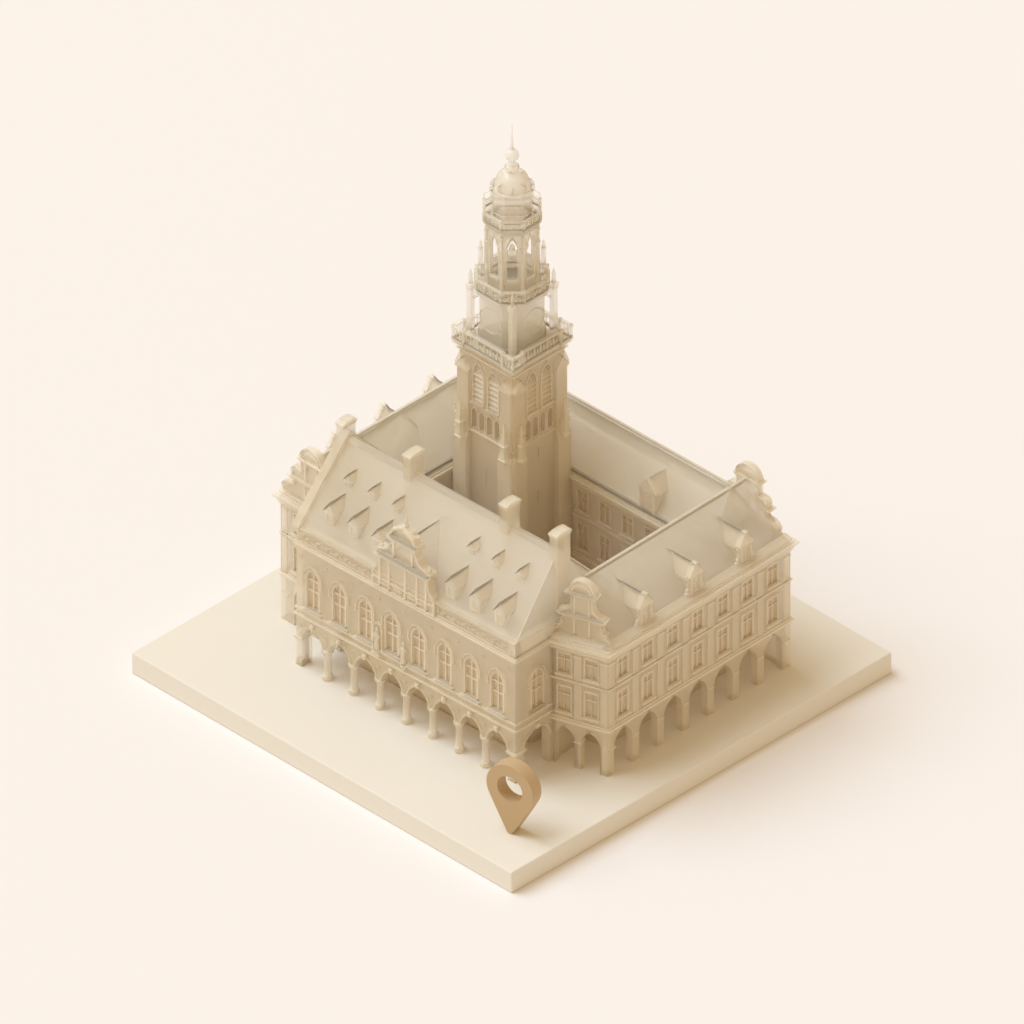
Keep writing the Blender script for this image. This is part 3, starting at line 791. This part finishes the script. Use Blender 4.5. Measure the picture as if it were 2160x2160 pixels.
    balustrade(octo(H1+.055, A1+.025), 7.31, 7.56, 6)
    # carved panels on the gallery
    for k in range(8):
        O = octo(H1+.085, A1+.035); a = Vector(O[k]); e = Vector(O[(k+1) % 8]); L = (e-a).length
        fr = Fr(a.x, a.y, atan2(e.y-a.y, e.x-a.x)); m = scroll_strip(.03, L-.03, 7.435, .14, .012)
        mm = MB(fr); mm.add(m.v, m.f); mm.build('carved_panel', M_LIT_PALE, T, 60)
    # small pinnacles round the lantern foot
    m = MB(); a_ = rect(-.035, .035, -.035, .035); m.loft([(offset(a_, .015), 7.31), (offset(a_, .015), 7.70), (a_, 7.73), (a_, 8.12)])
    pr = m.build('lantern_pinnacle', M_LIT_PALE, T); 
    m = MB(); m.lathe([(.04, 8.12), (.05, 8.14), (.05, 8.16), (.028, 8.17), (.03, 8.22), (.018, 8.25), (.026, 8.27), (.004, 8.31)], 0, 0, 8); m.build('finial', M_LIT_PALE, pr, 50)
    for k in range(4):
        a = k*pi/2; x, y = .42, -.42
        p = (x*cos(a)-y*sin(a), x*sin(a)+y*cos(a), 0)
        if k == 1: pr.location = p
        elif k == 3: dup(pr, T, p, a)
    # open lantern
    R8 = .484; A8 = R8*math.tan(pi/8)
    O8 = octo(R8, A8)
    m = MB(); 
    for k in range(8):
        a = Vector(O8[k]); e = Vector(O8[(k+1) % 8]); L = (e-a).length
        m.m = Fr(a.x, a.y, atan2(e.y-a.y, e.x-a.x)).m
        m.plate([(.003, 7.31), (L-.003, 7.31), (L-.003, 8.80), (.003, 8.80)], [arch(L/2, .20, 7.72, 8.36, .30, 7)], 0, .075)
    m.m = None
    m.slab(offset(O8, -.01), 7.31, 7.40); m.slab(offset(O8, -.01), 8.70, 8.80)
    m.build('lantern', M_LIT_PALE, T)
    for k in range(8):
        x, y = O8[k]
        m = MB(); m.lathe([(.055, 7.31), (.055, 7.60), (.038, 7.62), (.036, 8.38), (.05, 8.40), (.05, 8.44), (.03, 8.46), (.03, 8.72)], x*1.005, y*1.005, 10); m.build('lantern_column', M_LIT_PALE, T, 40)
    for k in range(8):
        a = Vector(O8[k]); e = Vector(O8[(k+1) % 8]); L = (e-a).length; fr = Fr(a.x, a.y, atan2(e.y-a.y, e.x-a.x))
        m = MB(fr); band(m, arc_head(L/2, .26, 8.36, .35, 7), arc_head(L/2, .205, 8.36, .305, 7), -.022, .02); m.build('arch_moulding', M_LIT_PALE, T); m = MB(fr); m.box(L/2-.12, L/2+.12, -.02, .03, 7.67, 7.715); m.build('sill', M_LIT_PALE, T)
    be = MB(); be.lathe([(r*.66, 8.2+(z-8.32)*.7) for r, z in [(.13, 8.02), (.125, 8.04), (.095, 8.10), (.08, 8.20), (.07, 8.27), (.03, 8.31), (.012, 8.32), (.012, 8.55)]], 0, 0, 20)
    be.build('bell', M_LIT_PALE, T, 50)
    bf = MB(); bf.box(-.41, .41, -.03, .03, 8.33, 8.40); bf.box(-.03, .03, -.41, .41, 8.40, 8.46); bf.build('bell_beam', M_LIT_PALE, T)
    # third gallery
    m = MB(); m.mould(O8, [(.012, 8.72, 8.75), (.035, 8.75, 8.78), (.01, 8.78, 8.84), (.045, 8.84, 8.87), (.07, 8.87, 8.91)], -.2); m.build('gallery_floor', M_LIT_PALE, T)
    balustrade(offset(O8, .045), 8.91, 9.10, 8, 'balustrade', .013, .02)
    m = MB(); O9 = offset(O8, .045)
    for k in range(8):
        a = Vector(O9[k]); e = Vector(O9[(k+1) % 8]); m.tube([(a.x, a.y, 9.12), (a.x, a.y, 9.22)], .008, 5); m.tube([(a.x, a.y, 9.22), (e.x, e.y, 9.22)], .008, 5)
    m.build('hand_rail', M_LIT_PALE, T)
    # drum and dome
    m = MB(); rd = .375/cos(pi/8)*.94
    m.lathe([(rd*1.04, 8.91), (rd*1.04, 8.97), (rd, 8.98), (rd, 9.50), (rd*1.05, 9.52), (rd*1.05, 9.56), (rd*.97, 9.57)], 0, 0, 8, pi/8); m.build('drum', M_LIT_PALE, T)
    m = MB(); m.lathe([(.345, 9.56), (.348, 9.60), (.335, 9.68), (.305, 9.76), (.255, 9.83), (.19, 9.885), (.13, 9.915), (.10, 9.92)], 0, 0, 32); dome = m.build('dome', M_LIT_PALE, T, 60)
    l = MB(); l.add([(x, y, z) for y in (-.362, -.22) for x, z in ((-.04, 9.58), (.04, 9.58), (.04, 9.66), (0, 9.73), (-.04, 9.66))],
                    [(0, 1, 2, 3, 4), (9, 8, 7, 6, 5)]+[(i, i+5, (i+1) % 5+5, (i+1) % 5) for i in range(5)])
    ll = l.build('lucarne', M_LIT_PALE, T)
    p = MB(); p.plate([(-.018, 9.60), (.018, 9.60), (.018, 9.65), (0, 9.685), (-.018, 9.65)], [], -.368, -.35); p.build('pane', M_PANE, ll)
    for k in range(1, 8): dup(ll, T, None, k*pi/4)
    for a in (pi/4, 5*pi/4):
        m = MB(); m.box(-.045, .035, -.05, .05, 9.46, 9.58); m.box(-.05, .01, -.03, .03, 9.0, 9.46)
        m.tube([(.0, 0, 9.57), (.005, 0, 9.66), (-.03, 0, 9.72), (-.07, 0, 9.70)], [.022, .014, .009, .006], 6)
        o = m.build('volute_block', M_LIT_PALE, T); o.location = (.395*cos(a), .395*sin(a), 0); o.rotation_euler = (0, 0, a)
    m = MB(); m.lathe([(.10, 9.91), (.125, 9.93), (.125, 9.98), (.135, 10.0), (.135, 10.03), (.09, 10.05), (.068, 10.08), (.062, 10.13), (.075, 10.17), (.115, 10.21), (.133, 10.26), (.133, 10.29), (.118, 10.34), (.08, 10.385), (.035, 10.40)], 0, 0, 24)
    m.build('ball_finial', M_LIT_PALE, T, 40)
    m = MB(); m.lathe([(.036, 10.39), (.036, 10.42), (.028, 10.43), (.024, 10.55), (.010, 10.8), (.006, 10.92), (.010, 10.94), (.002, 10.965)], 0, 0, 12); m.build('spire', M_LIT_PALE, T, 60)
bell_tower()

# ------------------------------------------------------------------ camera
E = math.asin(.5805)
cam = bpy.data.cameras.new('camera'); co = bpy.data.objects.new('camera', cam); COL.objects.link(co)
cam.type = 'ORTHO'; cam.ortho_scale = 19.32; cam.clip_end = 300; cam.clip_start = .1
tgt = Vector((.004, .004, 3.253)); d = Vector((cos(E)/sqrt(2), -cos(E)/sqrt(2), sin(E)))
co.location = tgt+d*45; co.rotation_euler = (pi/2-E, 0, pi/4)
SC.camera = co

# ------------------------------------------------------------------ light
def area(name, frm, to, size, power, col):
    l = bpy.data.lights.new(name, 'AREA'); l.shape = 'DISK'; l.size = size; l.energy = power; l.color = col
    o = bpy.data.objects.new(name, l); COL.objects.link(o)
    o.location = frm; o.rotation_euler = (Vector(to)-Vector(frm)).to_track_quat('-Z', 'Y').to_euler()
    return o
el = radians(59); az = Vector((-.84, -.54, 0)).normalized(); dist = 1500
kp = Vector((az.x*cos(el), az.y*cos(el), sin(el)))*dist
KC = (.47, .56, .67); kmax = max(KC)
area('softbox_key', kp, (0, 0, 1), 2*dist*math.tan(radians(23)), kmax*pi*pi*dist*dist*1.13/sin(el), tuple(c/kmax for c in KC))

wd = bpy.data.worlds.new('World'); SC.world = wd; wd.use_nodes = True
bg = wd.node_tree.nodes['Background']; bg.inputs['Color'].default_value = (.625, .485, .312, 1); bg.inputs['Strength'].default_value = 1.0

SC.view_settings.view_transform = 'Standard'; SC.view_settings.look = 'None'; SC.view_settings.gamma = 1; SC.view_settings.exposure = 0
SC.render.engine = 'CYCLES'
SC.cycles.use_denoising = True
SC.cycles.max_bounces = 64; SC.cycles.volume_bounces = 64; SC.cycles.diffuse_bounces = 20; SC.cycles.transmission_bounces = 32
